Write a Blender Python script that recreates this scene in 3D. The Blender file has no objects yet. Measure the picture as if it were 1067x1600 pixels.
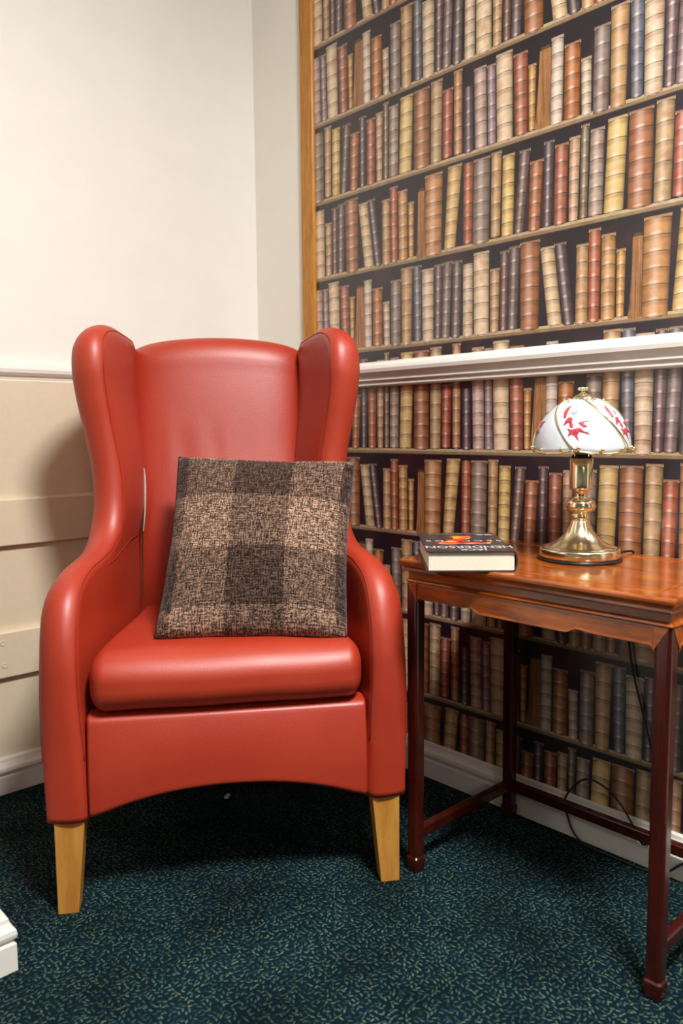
import bpy, bmesh, math, random
from mathutils import Vector, Matrix
import numpy as np

random.seed(7)
rng = np.random.default_rng(7)
SC = bpy.context.scene
COL = SC.collection

# ------------------------------------------------------------------ camera
D = 1.42
CAM = Vector((-D, -1.8977, 0.838))
F_PX, PITCH, YAW, ROLL = 1241.55, 0.1028232, 0.7461410, -0.00911464
_cy, _sy = math.cos(YAW), math.sin(YAW)
_fw = Vector((_sy, _cy, 0)); _rt = Vector((_cy, -_sy, 0)); _up = Vector((0, 0, 1))
fw = _fw * math.cos(PITCH) - _up * math.sin(PITCH)
up = _up * math.cos(PITCH) + _fw * math.sin(PITCH)
rt2 = _rt * math.cos(ROLL) + up * math.sin(ROLL)
up2 = up * math.cos(ROLL) - _rt * math.sin(ROLL)
cam_d = bpy.data.cameras.new('camera'); cam = bpy.data.objects.new('camera', cam_d); COL.objects.link(cam)
m = Matrix.Identity(4)
for i in range(3):
    m[i][0] = rt2[i]; m[i][1] = up2[i]; m[i][2] = -fw[i]; m[i][3] = CAM[i]
cam.matrix_world = m
cam_d.sensor_fit = 'HORIZONTAL'; cam_d.sensor_width = 24.0
cam_d.lens = 24.0 * F_PX / 1067.0
cam_d.clip_start = 0.02
cam_d.dof.use_dof = True; cam_d.dof.focus_distance = 1.55; cam_d.dof.aperture_fstop = 4.0
SC.camera = cam

# ------------------------------------------------------------------ world, lamps, exposure
SC.view_settings.view_transform = 'Standard'; SC.view_settings.look = 'None'
SC.view_settings.gamma = 1.0; SC.view_settings.use_curve_mapping = False
SC.view_settings.exposure = 0.0
w = bpy.data.worlds.new('world'); SC.world = w; w.use_nodes = True
w.node_tree.nodes['Background'].inputs[0].default_value = (1, 0.96, 0.9, 1)
w.node_tree.nodes['Background'].inputs[1].default_value = 0.02

def area(name, loc, target, size, power, color=(1, 0.985, 0.968), shape='DISK', size_y=None):
    l = bpy.data.lights.new(name, 'AREA'); l.energy = power; l.color = color; l.shape = shape; l.size = size
    if size_y: l.size_y = size_y
    o = bpy.data.objects.new(name, l); COL.objects.link(o); o.location = loc
    d = Vector(target) - Vector(loc)
    o.rotation_euler = d.to_track_quat('-Z', 'Y').to_euler()
    return o
area('ceiling_lamp', (-0.90, -2.10, 2.40), (-0.87, -2.0, 0), 0.46, 98)
area('fill_light_far', (-2.7, -4.6, 2.40), (-2.65, -4.5, 0), 0.5, 26)  # weak fill added behind the camera, standing in for other room lights

# ------------------------------------------------------------------ node helpers
def s2l(c):
    return tuple(((v / 255.0) / 12.92 if v / 255.0 <= 0.04045 else ((v / 255.0 + 0.055) / 1.055) ** 2.4) for v in c)

class NT:
    def __init__(s, name):
        s.m = bpy.data.materials.new(name); s.m.use_nodes = True
        s.t = s.m.node_tree; s.b = s.t.nodes['Principled BSDF']
    def n(s, typ, **kw):
        nd = s.t.nodes.new(typ)
        for k, v in kw.items():
            if k.startswith('i_'):
                key = k[2:]; key = int(key) if key.isdigit() else key.replace('_', ' ')
                nd.inputs[key].default_value = v
            else: setattr(nd, k, v)
        return nd
    def l(s, a, b): s.t.links.new(a, b)
    def val(s, x, sock):
        if isinstance(x, (int, float)): sock.default_value = x
        elif isinstance(x, tuple): sock.default_value = x
        else: s.l(x, sock)
    def math(s, op, a, b=0.0, c=0.0, clamp=False):
        nd = s.t.nodes.new('ShaderNodeMath'); nd.operation = op; nd.use_clamp = clamp
        s.val(a, nd.inputs[0]); s.val(b, nd.inputs[1]); s.val(c, nd.inputs[2])
        return nd.outputs[0]
    def mix(s, f, a, b, blend='MIX'):
        nd = s.t.nodes.new('ShaderNodeMix'); nd.data_type = 'RGBA'; nd.blend_type = blend
        s.val(f, nd.inputs[0])
        for x, i in ((a, 6), (b, 7)):
            if isinstance(x, tuple): nd.inputs[i].default_value = (x + (1,))[:4]
            else: s.l(x, nd.inputs[i])
        return nd.outputs[2]
    def ramp(s, f, pts):
        nd = s.t.nodes.new('ShaderNodeValToRGB'); e = nd.color_ramp.elements
        while len(e) < len(pts): e.new(0.5)
        for k, (p, c) in enumerate(pts):
            e[k].position = p; e[k].color = (c if len(c) == 4 else tuple(c) + (1,))
        s.l(f, nd.inputs[0]); return nd.outputs[0]
    def sm(s, x, a, b):
        nd = s.t.nodes.new('ShaderNodeMapRange'); nd.interpolation_type = 'SMOOTHSTEP'
        s.val(x, nd.inputs[0]); nd.inputs[1].default_value = a; nd.inputs[2].default_value = b
        return nd.outputs[0]
    def coord(s, which='Object', scale=(1, 1, 1)):
        tc = s.t.nodes.new('ShaderNodeTexCoord'); mp = s.t.nodes.new('ShaderNodeMapping')
        mp.inputs['Scale'].default_value = scale
        s.l(tc.outputs[which], mp.inputs[0]); return mp.outputs[0]
    def noise(s, vec, scale, detail=3, rough=0.5):
        nd = s.t.nodes.new('ShaderNodeTexNoise'); nd.inputs['Scale'].default_value = scale
        nd.inputs['Detail'].default_value = detail; nd.inputs['Roughness'].default_value = rough
        s.l(vec, nd.inputs['Vector']); return nd.outputs[0]
    def bump(s, h, strength=0.2, dist=0.001):
        nd = s.t.nodes.new('ShaderNodeBump'); nd.inputs['Strength'].default_value = strength
        nd.inputs['Distance'].default_value = dist; s.l(h, nd.inputs['Height']); s.l(nd.outputs[0], s.b.inputs['Normal'])
    def set(s, color=None, rough=None, metal=None, spec=None, coat=None, coat_rough=None):
        if color is not None:
            if isinstance(color, tuple): s.b.inputs['Base Color'].default_value = (color + (1,))[:4]
            else: s.l(color, s.b.inputs['Base Color'])
        if rough is not None: s.val(rough, s.b.inputs['Roughness'])
        if metal is not None: s.b.inputs['Metallic'].default_value = metal
        if spec is not None: s.b.inputs['Specular IOR Level'].default_value = spec
        if coat is not None: s.b.inputs['Coat Weight'].default_value = coat
        if coat_rough is not None: s.b.inputs['Coat Roughness'].default_value = coat_rough
        return s.m

def simple(name, rgb, rough=0.5, metal=0.0, spec=0.5, nscale=None, namt=0.1, bump=0.0, coat=None):
    t = NT(name); c = s2l(rgb); v = t.coord()
    n = t.noise(v, nscale or 30, 4)
    lo = tuple(x * (1 - namt) for x in c); hi = tuple(min(1, x * (1 + namt)) for x in c)
    t.set(t.ramp(n, [(0.3, lo), (0.7, hi)]), rough, metal, spec, coat)
    if bump: t.bump(n, bump, 0.0015)
    return t.m

M = {}
M['wall'] = simple('cream_wall_paint', (236, 232, 222), 0.55, nscale=9, namt=0.02, bump=0.05)
M['wall_low'] = simple('cream_lining_paint', (221, 206, 178), 0.5, nscale=60, namt=0.02, bump=0.12)
M['gloss'] = simple('white_gloss_paint', (236, 231, 222), 0.25, nscale=25, namt=0.03, bump=0.06)
M['ceil'] = simple('ceiling_paint', (240, 238, 232), 0.8, nscale=10, namt=0.01)
M['black'] = simple('black_rubber', (22, 20, 22), 0.4, nscale=40)
M['brass'] = simple('polished_brass', (255, 243, 204), 0.17, 1.0, nscale=12, namt=0.04)
M['page'] = simple('page_edges', (232, 222, 200), 0.75, nscale=300, namt=0.04)

def wood(name, c0, c1, axis_scale, rough, coat=0.0, scale=18):
    t = NT(name); v = t.coord('Object', axis_scale)
    n = t.noise(v, scale, 5, 0.6); n2 = t.noise(v, scale * 5, 3, 0.6)
    f = t.math('ADD', t.math('MULTIPLY', n, 0.75), t.math('MULTIPLY', n2, 0.25))
    t.set(t.ramp(f, [(0.32, s2l(c0)), (0.66, s2l(c1))]), rough, coat=coat, coat_rough=0.12)
    t.bump(n2, 0.05, 0.0006); return t.m
M['oak_trim'] = wood('varnished_oak_trim', (156, 94, 22), (200, 138, 46), (8, 8, 0.9), 0.3)
M['beech'] = wood('varnished_beech', (180, 116, 42), (210, 152, 72), (5, 5, 0.7), 0.35, scale=9)
M['rosewood'] = wood('polished_rosewood', (98, 38, 8), (184, 94, 24), (3, 0.5, 3), 0.15, 0.4, 16)
M['rosewood_leg'] = wood('dark_stained_rosewood', (42, 8, 6), (72, 18, 10), (3, 3, 0.5), 0.22, 0.3, 16)
M['seam'] = simple('red_thread', (136, 30, 18), 0.6)
M['leather_dark'] = simple('dark_dust_cover', (26, 22, 22), 0.9)

def mk_leather():
    t = NT('red_leather'); v = t.coord()
    n = t.noise(v, 5, 3); big = t.noise(v, 14, 3)
    vo = t.n('ShaderNodeTexVoronoi'); vo.inputs['Scale'].default_value = 420; t.l(v, vo.inputs['Vector'])
    col = t.ramp(n, [(0.3, s2l((168, 44, 17))), (0.7, s2l((178, 53, 24)))])
    t.set(col, t.math('ADD', 0.41, t.math('MULTIPLY', n, 0.14)), spec=0.9)
    h = t.math('ADD', t.math('MULTIPLY', vo.outputs[0], 0.35), t.math('MULTIPLY', big, 1.5))
    t.bump(h, 0.16, 0.0016)
    return t.m
M['leather'] = mk_leather()

def mk_carpet():
    t = NT('leaf_pattern_carpet'); v = t.coord('Object')
    warp = t.noise(v, 6, 2)
    cn = t.n('ShaderNodeTexVoronoi', voronoi_dimensions='2D'); cn.inputs['Scale'].default_value = 122; cn.inputs['Randomness'].default_value = 0.75
    t.l(v, cn.inputs['Vector'])
    sub = t.n('ShaderNodeVectorMath', operation='SUBTRACT'); t.l(v, sub.inputs[0])
    # position output is in the scaled space of the texture: bring both to it
    sc = t.n('ShaderNodeVectorMath', operation='SCALE'); t.l(v, sc.inputs[0]); sc.inputs['Scale'].default_value = 122
    t.l(sc.outputs[0], sub.inputs[0])
    po = t.n('ShaderNodeVectorMath', operation='SCALE'); t.l(cn.outputs['Position'], po.inputs[0]); po.inputs['Scale'].default_value = 122
    t.l(po.outputs[0], sub.inputs[1])
    sx = t.n('ShaderNodeSeparateXYZ'); t.l(sub.outputs[0], sx.inputs[0])
    sr = t.n('ShaderNodeSeparateColor'); t.l(cn.outputs['Color'], sr.inputs[0])
    flow = t.noise(cn.outputs['Position'], 7, 1)
    side = t.math('MULTIPLY', t.math('SUBTRACT', t.math('GREATER_THAN', sr.outputs[0], 0.5), 0.5), 1.5)
    ang = t.math('ADD', t.math('MULTIPLY', flow, 14.0), side)
    ca, sa = t.math('COSINE', ang), t.math('SINE', ang)
    a = t.math('ADD', t.math('MULTIPLY', sx.outputs[0], ca), t.math('MULTIPLY', sx.outputs[1], sa))
    b = t.math('SUBTRACT', t.math('MULTIPLY', sx.outputs[1], ca), t.math('MULTIPLY', sx.outputs[0], sa))
    r = t.math('ADD', t.math('POWER', t.math('ABSOLUTE', t.math('DIVIDE', a, 0.50)), 2.0), t.math('POWER', t.math('ABSOLUTE', t.math('DIVIDE', b, 0.21)), 2.0))
    leaf = t.math('SUBTRACT', 1.0, t.sm(r, 0.55, 1.25))
    pile = t.noise(v, 900, 2, 0.7)
    tone = t.noise(v, 3.2, 2)
    tint = t.math('MULTIPLY', leaf, t.math('ADD', 0.12, t.math('MULTIPLY', sr.outputs[1], 0.70)))
    base = t.mix(tone, s2l((4, 24, 36)), s2l((9, 38, 46)))
    lf = t.mix(sr.outputs[2], s2l((70, 104, 102)), s2l((112, 128, 92)))
    col = t.mix(tint, base, lf)
    col = t.mix(1.0, col, t.ramp(t.noise(v, 7, 3), [(0.3, (0.55, 0.55, 0.55)), (0.7, (1.3, 1.3, 1.3))]), 'MULTIPLY')
    col = t.mix(1.0, col, t.ramp(pile, [(0.25, (0.55, 0.55, 0.55)), (0.75, (1.35, 1.35, 1.35))]), 'MULTIPLY')
    t.set(col, 0.95, spec=0.1)
    t.bump(t.math('ADD', pile, t.math('MULTIPLY', leaf, 0.4)), 0.6, 0.004)
    return t.m
M['carpet'] = mk_carpet()

def mk_print():
    # printed paper: every printed spine carries its own colour, its band spacing and its own u/v
    t = NT('book_print_wallpaper')
    ca = t.n('ShaderNodeAttribute', attribute_name='col'); pa = t.n('ShaderNodeAttribute', attribute_name='par')
    uvn = t.n('ShaderNodeUVMap', uv_map='UVMap'); su = t.n('ShaderNodeSeparateXYZ'); t.l(uvn.outputs[0], su.inputs[0])
    sp = t.n('ShaderNodeSeparateColor'); t.l(pa.outputs['Color'], sp.inputs[0])
    u, vv = su.outputs[0], su.outputs[1]; per, kind, seed = sp.outputs[0], sp.outputs[1], sp.outputs[2]
    obj = t.coord('Object')
    book = t.math('GREATER_THAN', kind, 0.25); pages = t.math('GREATER_THAN', kind, 0.75)
    leather = t.math('SUBTRACT', book, pages)
    c = t.math('SUBTRACT', t.math('MULTIPLY', u, 2.0), 1.0)
    edge = t.math('POWER', t.math('ABSOLUTE', t.math('ADD', t.math('MULTIPLY', c, 0.96), 0.04)), 2.6)
    # ridge coordinate in metres
    y = t.math('ADD', vv, t.math('MULTIPLY', t.math('MULTIPLY', c, c), 0.0025))
    fr = t.math('SUBTRACT', t.math('FRACT', t.math('ADD', t.math('DIVIDE', y, per), 0.5)), 0.5)
    d = t.math('MULTIPLY', fr, per)
    line = t.math('SUBTRACT', 1.0, t.sm(t.math('ABSOLUTE', t.math('ADD', d, 0.0004)), 0.0003, 0.0014))
    top = t.math('SUBTRACT', 1.0, t.sm(t.math('ABSOLUTE', t.math('SUBTRACT', d, 0.0034)), 0.0004, 0.0038))
    below = t.math('SUBTRACT', 1.0, t.sm(t.math('ABSOLUTE', t.math('ADD', d, 0.005)), 0.001, 0.006))
    hl = t.math('SUBTRACT', 1.0, t.sm(t.math('ABSOLUTE', t.math('ADD', c, 0.12)), 0.0, 0.55))
    mott = t.noise(obj, 55, 4, 0.6); fine = t.noise(obj, 420, 2, 0.6)
    strk_v = t.n('ShaderNodeCombineXYZ'); t.l(t.math('MULTIPLY', u, 26.0), strk_v.inputs[0]); t.l(t.math('MULTIPLY', vv, 9.0), strk_v.inputs[1]); t.l(t.math('MULTIPLY', seed, 50.0), strk_v.inputs[2])
    strk = t.noise(strk_v.outputs[0], 1.0, 3, 0.6)
    col = ca.outputs['Color']
    tone = t.math('ADD', 0.46, t.math('ADD', t.math('MULTIPLY', mott, 0.66), t.math('MULTIPLY', fine, 0.24)))
    tone = t.math('MULTIPLY', tone, t.math('SUBTRACT', 1.0, t.math('MULTIPLY', edge, t.math('MULTIPLY', leather, 0.80))))
    tone = t.math('MULTIPLY', tone, t.math('SUBTRACT', 1.0, t.math('MULTIPLY', t.math('MULTIPLY', below, leather), 0.30)))
    tone = t.math('MULTIPLY', tone, t.math('SUBTRACT', 1.0, t.math('MULTIPLY', t.math('MULTIPLY', line, leather), 0.80)))
    pg = t.math('ADD', 1.0, t.math('MULTIPLY', pages, t.math('MULTIPLY', t.math('SUBTRACT', strk, 0.52), 4.2)))
    tone = t.math('MULTIPLY', tone, pg)
    g = t.n('ShaderNodeCombineColor'); [t.l(tone, g.inputs[i]) for i in range(3)]
    col = t.mix(1.0, col, g.outputs[0], 'MULTIPLY')
    hi = t.math('MULTIPLY', leather, t.math('ADD', t.math('MULTIPLY', hl, 0.27), t.math('MULTIPLY', t.math('MULTIPLY', hl, top), 0.42)))
    col = t.mix(hi, col, s2l((248, 224, 212)))
    brown = t.math('MULTIPLY', leather, t.math('MULTIPLY', t.sm(t.noise(obj, 24, 3), 0.50, 0.72), 0.45))
    col = t.mix(brown, col, t.mix(1.0, col, s2l((196, 150, 118)), 'MULTIPLY'))
    # plain printed areas: dark recess with a brownish bloom
    bgm = t.math('SUBTRACT', 1.0, t.math('GREATER_THAN', kind, 0.05))
    col = t.mix(t.math('MULTIPLY', bgm, t.sm(t.noise(obj, 9, 2), 0.48, 0.75)), col, s2l((58, 32, 36)))
    t.set(col, 0.36, spec=0.75, coat=0.3, coat_rough=0.3)
    t.bump(t.noise(obj, 700, 2), 0.05, 0.0004)
    return t.m
M['print'] = mk_print()

def mk_plaid():
    t = NT('brown_plaid_tweed')
    uvn = t.n('ShaderNodeUVMap', uv_map='UVMap'); su = t.n('ShaderNodeSeparateXYZ'); t.l(uvn.outputs[0], su.inputs[0])
    nz = t.noise(uvn.outputs[0], 260, 2)
    u = t.math('ADD', su.outputs[0], t.math('MULTIPLY', t.math('SUBTRACT', nz, 0.5), 0.006))
    v = t.math('ADD', su.outputs[1], t.math('MULTIPLY', t.math('SUBTRACT', nz, 0.5), 0.006))
    def step(x, a): return t.math('GREATER_THAN', x, a)
    def bands(x, cuts):
        o = None
        for k, cpt in enumerate(cuts):
            s_ = step(x, cpt); s_ = t.math('MULTIPLY', s_, 1.0 if k % 2 == 0 else -1.0)
            o = s_ if o is None else t.math('ADD', o, s_)
        return o
    lu = bands(u, [0.085, 0.365, 0.675, 0.945]); lv = bands(v, [0.125, 0.42, 0.715, 0.965])
    lv = t.math('SUBTRACT', 1.0, t.math('SUBTRACT', 1.0, t.math('SUBTRACT', t.math('LESS_THAN', v, 0.125), t.math('MULTIPLY', bands(v, [0.42, 0.715, 0.965]), -1.0))))
    f = t.math('MULTIPLY', t.math('ADD', t.math('MULTIPLY', lu, 1.0), t.math('MULTIPLY', lv, 1.0)), 0.5)
    def thr(sx, sy):
        mp = t.n('ShaderNodeMapping'); mp.inputs['Scale'].default_value = (sx, sy, 1); t.l(uvn.outputs[0], mp.inputs[0])
        return t.noise(mp.outputs[0], 1.0, 1, 0.5)
    weft, warp, spk = thr(20, 135), thr(135, 20), thr(120, 130)
    tex = t.math('ADD', t.math('ADD', t.math('MULTIPLY', weft, 0.4), t.math('MULTIPLY', warp, 0.4)), t.math('MULTIPLY', spk, 0.5))
    base = t.ramp(f, [(0.0, s2l((70, 54, 46))), (0.5, s2l((104, 83, 70))), (1.0, s2l((136, 110, 93)))])
    k = t.sm(tex, 0.50, 0.82)
    col = t.mix(1.0, base, t.ramp(k, [(0.0, (0.14, 0.13, 0.13)), (0.5, (0.78, 0.77, 0.76)), (1.0, (2.2, 2.1, 2.0))]), 'MULTIPLY')
    t.set(col, 0.95, spec=0.1); t.b.inputs['Sheen Weight'].default_value = 0.1
    t.bump(tex, 0.7, 0.003)
    return t.m
M['plaid'] = mk_plaid()

def mk_glass():
    t = NT('white_opal_glass'); n = t.noise(t.coord(), 20, 2)
    t.set(t.ramp(n, [(0.2, s2l((200, 204, 210))), (0.8, s2l((212, 214, 218)))]), 0.12, spec=0.6)
    t.b.inputs['Subsurface Weight'].default_value = 0.25; t.b.inputs['Subsurface Radius'].default_value = (0.01, 0.01, 0.01)
    return t.m
M['opal'] = mk_glass()
M['flower'] = simple('red_flower_print', (176, 62, 72), 0.2, nscale=160, namt=0.35)
M['flower_grey'] = simple('grey_flower_print', (168, 160, 164), 0.2, nscale=160, namt=0.2)
M['cover'] = simple('black_dust_jacket', (58, 50, 52), 0.3, nscale=120, namt=0.15)
M['silver'] = simple('silver_lettering', (188, 186, 192), 0.35, nscale=60, namt=0.05)
M['flame'] = (lambda t: (t.set(t.ramp(t.noise(t.coord('Object', (1, 1, 1)), 38, 4), [(0.32, s2l((170, 30, 22))), (0.5, s2l((236, 96, 44))), (0.68, s2l((252, 208, 90)))]), 0.3), t.m)[1])(NT('flame_print'))
M['steel'] = simple('zip_metal', (150, 148, 150), 0.3, 1.0)
M['lining'] = simple('pale_lining', (190, 182, 170), 0.8)

# ------------------------------------------------------------------ mesh helpers
def link(name, verts, faces, mat, parent=None, smooth=False, uvs=None):
    me = bpy.data.meshes.new(name); me.from_pydata([tuple(v) for v in verts], [], faces)
    if mat: me.materials.append(mat)
    if uvs is not None:
        ul = me.uv_layers.new(name='UVMap')
        idx = np.empty(len(me.loops), dtype=np.int32); me.loops.foreach_get('vertex_index', idx)
        ul.data.foreach_set('uv', np.asarray(uvs, dtype=np.float32)[idx].ravel())
    if smooth:
        me.polygons.foreach_set('use_smooth', [True] * len(me.polygons))
    me.update()
    o = bpy.data.objects.new(name, me); COL.objects.link(o)
    if parent: o.parent = parent
    return o

def fixn(o):
    bm = bmesh.new(); bm.from_mesh(o.data); bmesh.ops.recalc_face_normals(bm, faces=bm.faces); bm.to_mesh(o.data); bm.free(); return o

def box(name, a, b, mat, parent=None, bevel=0.0):
    x0, y0, z0 = a; x1, y1, z1 = b
    v = [(x0, y0, z0), (x1, y0, z0), (x1, y1, z0), (x0, y1, z0), (x0, y0, z1), (x1, y0, z1), (x1, y1, z1), (x0, y1, z1)]
    f = [(3, 2, 1, 0), (4, 5, 6, 7), (0, 1, 5, 4), (1, 2, 6, 5), (2, 3, 7, 6), (3, 0, 4, 7)]
    o = link(name, v, f, mat, parent)
    if bevel: bevel_mesh(o, bevel)
    return o

def bevel_mesh(o, r, seg=2):
    bm = bmesh.new(); bm.from_mesh(o.data)
    bmesh.ops.recalc_face_normals(bm, faces=bm.faces)
    ed = [e for e in bm.edges if e.calc_face_angle(0) > 0.5]
    bmesh.ops.bevel(bm, geom=ed, offset=r, segments=seg, affect='EDGES', profile=0.5, clamp_overlap=True)
    bm.to_mesh(o.data); bm.free(); return o

def rbox(hx, hy, hz, r, seg=6, n=10):
    """rounded box, centred; r may be a 3-tuple. returns verts, faces"""
    def axis(h, rr):
        a = [h - rr + rr * math.sin(math.pi / 2 * k / seg) for k in range(seg + 1)]
        mid = list(np.linspace(-(h - rr), h - rr, n + 1))
        return [-x for x in reversed(a)][:-1] + mid[:] + a[1:]
    if not isinstance(r, tuple): r = (r, r, r)
    ax = [axis(h, q) for h, q in zip((hx, hy, hz), r)]
    vs = {}; verts = []; faces = []
    hh = np.array((hx, hy, hz)); rr = np.array(r)
    def vid(p):
        k = tuple(round(q, 7) for q in p)
        if k not in vs:
            vs[k] = len(verts)
            q = np.array(p); inn = np.clip(q, -(hh - rr), hh - rr); dd = (q - inn) / rr
            # cube -> sphere map of the corner part
            x, y, z = dd
            s_ = np.array([x * math.sqrt(max(0, 1 - y * y / 2 - z * z / 2 + y * y * z * z / 3)),
                           y * math.sqrt(max(0, 1 - z * z / 2 - x * x / 2 + z * z * x * x / 3)),
                           z * math.sqrt(max(0, 1 - x * x / 2 - y * y / 2 + x * x * y * y / 3))])
            verts.append(inn + s_ * rr)
        return vs[k]
    for a in range(3):
        b, c = (a + 1) % 3, (a + 2) % 3
        for sg in (-1, 1):
            for i in range(len(ax[b]) - 1):
                for j in range(len(ax[c]) - 1):
                    q = []
                    for (di, dj) in ((0, 0), (1, 0), (1, 1), (0, 1)):
                        p = [0, 0, 0]; p[a] = sg * (hh[a]); p[b] = ax[b][i + di]; p[c] = ax[c][j + dj]; q.append(vid(p))
                    faces.append(tuple(q if sg > 0 else reversed(q)))
    return np.array(verts), faces

def lathe(name, prof, mat, parent=None, seg=48, loc=(0, 0, 0), smooth=True):
    v = []; f = []
    for (r, z) in prof:
        for k in range(seg):
            a = 2 * math.pi * k / seg; v.append((loc[0] + r * math.cos(a), loc[1] + r * math.sin(a), loc[2] + z))
    for i in range(len(prof) - 1):
        for k in range(seg):
            k2 = (k + 1) % seg; f.append((i * seg + k, i * seg + k2, (i + 1) * seg + k2, (i + 1) * seg + k))
    f.append(tuple(reversed(range(seg)))); f.append(tuple(range((len(prof) - 1) * seg, len(prof) * seg)))
    o = link(name, v, f, mat, parent, smooth); return o

def catmull(pts, n):
    P = [np.array(p, float) for p in pts]; P = [2 * P[0] - P[1]] + P + [2 * P[-1] - P[-2]]
    out = []
    for i in range(1, len(P) - 2):
        for k in range(n):
            t = k / n
            out.append(0.5 * ((2 * P[i]) + (-P[i - 1] + P[i + 1]) * t + (2 * P[i - 1] - 5 * P[i] + 4 * P[i + 1] - P[i + 2]) * t * t + (-P[i - 1] + 3 * P[i] - 3 * P[i + 1] + P[i + 2]) * t ** 3))
    out.append(P[-2]); return np.array(out)

def tube(name, pts, r, mat, parent=None, seg=8, closed=False):
    P = [Vector(p) for p in pts]; v = []; f = []; n = len(P); prev = None
    for i, p in enumerate(P):
        if closed: tg = (P[(i + 1) % n] - P[i - 1]).normalized()
        else: tg = (P[min(i + 1, n - 1)] - P[max(i - 1, 0)]).normalized()
        if prev is None:
            nr = tg.orthogonal().normalized()
        else:
            nr = (prev - tg * prev.dot(tg)); nr = nr.normalized() if nr.length > 1e-6 else tg.orthogonal().normalized()
        prev = nr; bn = tg.cross(nr); rr = r[i] if isinstance(r, (list, tuple, np.ndarray)) else r
        for k in range(seg):
            a = 2 * math.pi * k / seg; v.append(p + (nr * math.cos(a) + bn * math.sin(a)) * rr)
    m_ = n if closed else n - 1
    for i in range(m_):
        j = (i + 1) % n
        for k in range(seg):
            k2 = (k + 1) % seg; f.append((i * seg + k, i * seg + k2, j * seg + k2, j * seg + k))
    if not closed: f += [tuple(reversed(range(seg))), tuple(range((n - 1) * seg, n * seg))]
    return link(name, v, f, mat, parent, True)

def extrude_prof(name, prof, p0, p1, outdir, mat, parent=None, miter0=0, miter1=0):
    """profile (depth, z) swept from p0 to p1; outdir = unit vector of depth; miter: shift along the run per depth"""
    p0, p1, od = Vector(p0), Vector(p1), Vector(outdir); run = (p1 - p0).normalized(); v = []
    for (p, mt) in ((p0, miter0), (p1, miter1)):
        for (dd, z) in prof: v.append(p + od * dd + Vector((0, 0, z)) + run * dd * mt)
    n = len(prof); f = [(i, i + 1, n + i + 1, n + i) for i in range(n - 1)] + [(n - 1, 0, n, 2 * n - 1)]
    f += [tuple(range(n)), tuple(reversed(range(n, 2 * n)))]
    return fixn(link(name, v, f, mat, parent))

def struct(o): o['kind'] = 'structure'; return o
def tag(o, label, cat, group=None):
    o['label'] = label; o['category'] = cat
    if group: o['group'] = group
    return o
def thing(name, label, cat, loc=(0, 0, 0), rotz=0.0):
    o = bpy.data.objects.new(name, None); COL.objects.link(o); o.location = loc; o.rotation_euler = (0, 0, rotz)
    o.empty_display_size = 0.1
    return tag(o, label, cat)

# ================================================================== ROOM
H = 2.45
floor = struct(box('floor', (-6.5, -8.0, -0.1), (0.1, 0.1, 0.0), M['carpet']))
ceiling = struct(box('ceiling', (-6.5, -8.0, H), (0.1, 0.1, H + 0.1), M['ceil']))
wall_right = struct(box('wall_right', (0.0, -8.0, 0), (0.1, 0.1, H), M['wall']))
wall_left = struct(box('wall_left', (-1.1, -0.012, 0), (0.0, 0.1, H), M['wall']))
box('wall_lining', (-1.022, -0.030, 0.0), (0.0, -0.012, 0.965), M['wall_low'], wall_left)
wall_jamb = struct(box('wall_front_left', (-6.5, -0.675, 0), (-1.022, 0.1, H), M['wall']))
struct(box('wall_far_left', (-6.6, -8.0, 0), (-6.5, 0.1, H), M['wall']))
struct(box('wall_behind', (-6.5, -8.1, 0), (0.1, -8.0, H), M['wall']))

RAIL = [(0, 1.005), (0.010, 1.0045), (0.020, 1.001), (0.027, 0.994), (0.0295, 0.986), (0.028, 0.978), (0.022, 0.9715), (0.0165, 0.968), (0.0155, 0.9645), (0.018, 0.962), (0.0185, 0.959), (0.0165, 0.9565), (0.0115, 0.9555), (0.0115, 0.953), (0.0135, 0.951), (0.0135, 0.9475), (0.011, 0.944), (0, 0.943)]
rail_r = struct(extrude_prof('trim_2', RAIL, (0, -8.0, 0), (0, -0.03, 0), (-1, 0, 0), M['gloss'], miter1=-1))
RAILL = [(d_, z - 0.002) for d_, z in RAIL]
rail_l = struct(extrude_prof('trim_3', RAILL, (-1.022, -0.012, 0), (-0.001, -0.012, 0), (0, -1, 0), M['gloss'], miter1=-1))
SKIRT = [(0, 0.0), (0.017, 0.0), (0.017, 0.042), (0.0125, 0.045), (0.0125, 0.048), (0.017, 0.051), (0.0185, 0.057), (0.0175, 0.064), (0.013, 0.069), (0.010, 0.075), (0.009, 0.081), (0, 0.083)]
struct(extrude_prof('baseboard_right', SKIRT, (0, -8.0, 0), (0, -0.03, 0), (-1, 0, 0), M['gloss'], miter1=-1))
SKL = [(d_ * 1.6, z * 0.96) for d_, z in SKIRT]
struct(extrude_prof('baseboard_left', SKL, (-1.022, -0.030, 0), (-0.001, -0.030, 0), (0, -1, 0), M['gloss'], miter1=-1))
SKJ = [(d_, z * 1.05) for d_, z in SKIRT]
struct(extrude_prof('baseboard_front', SKJ, (-6.5, -0.675, 0), (-1.022, -0.675, 0), (0, -1, 0), M['gloss'], miter1=1))
struct(extrude_prof('baseboard_alcove', SKJ, (-1.022, -0.675, 0), (-1.022, -0.06, 0), (1, 0, 0), M['gloss'], miter0=-1))
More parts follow.
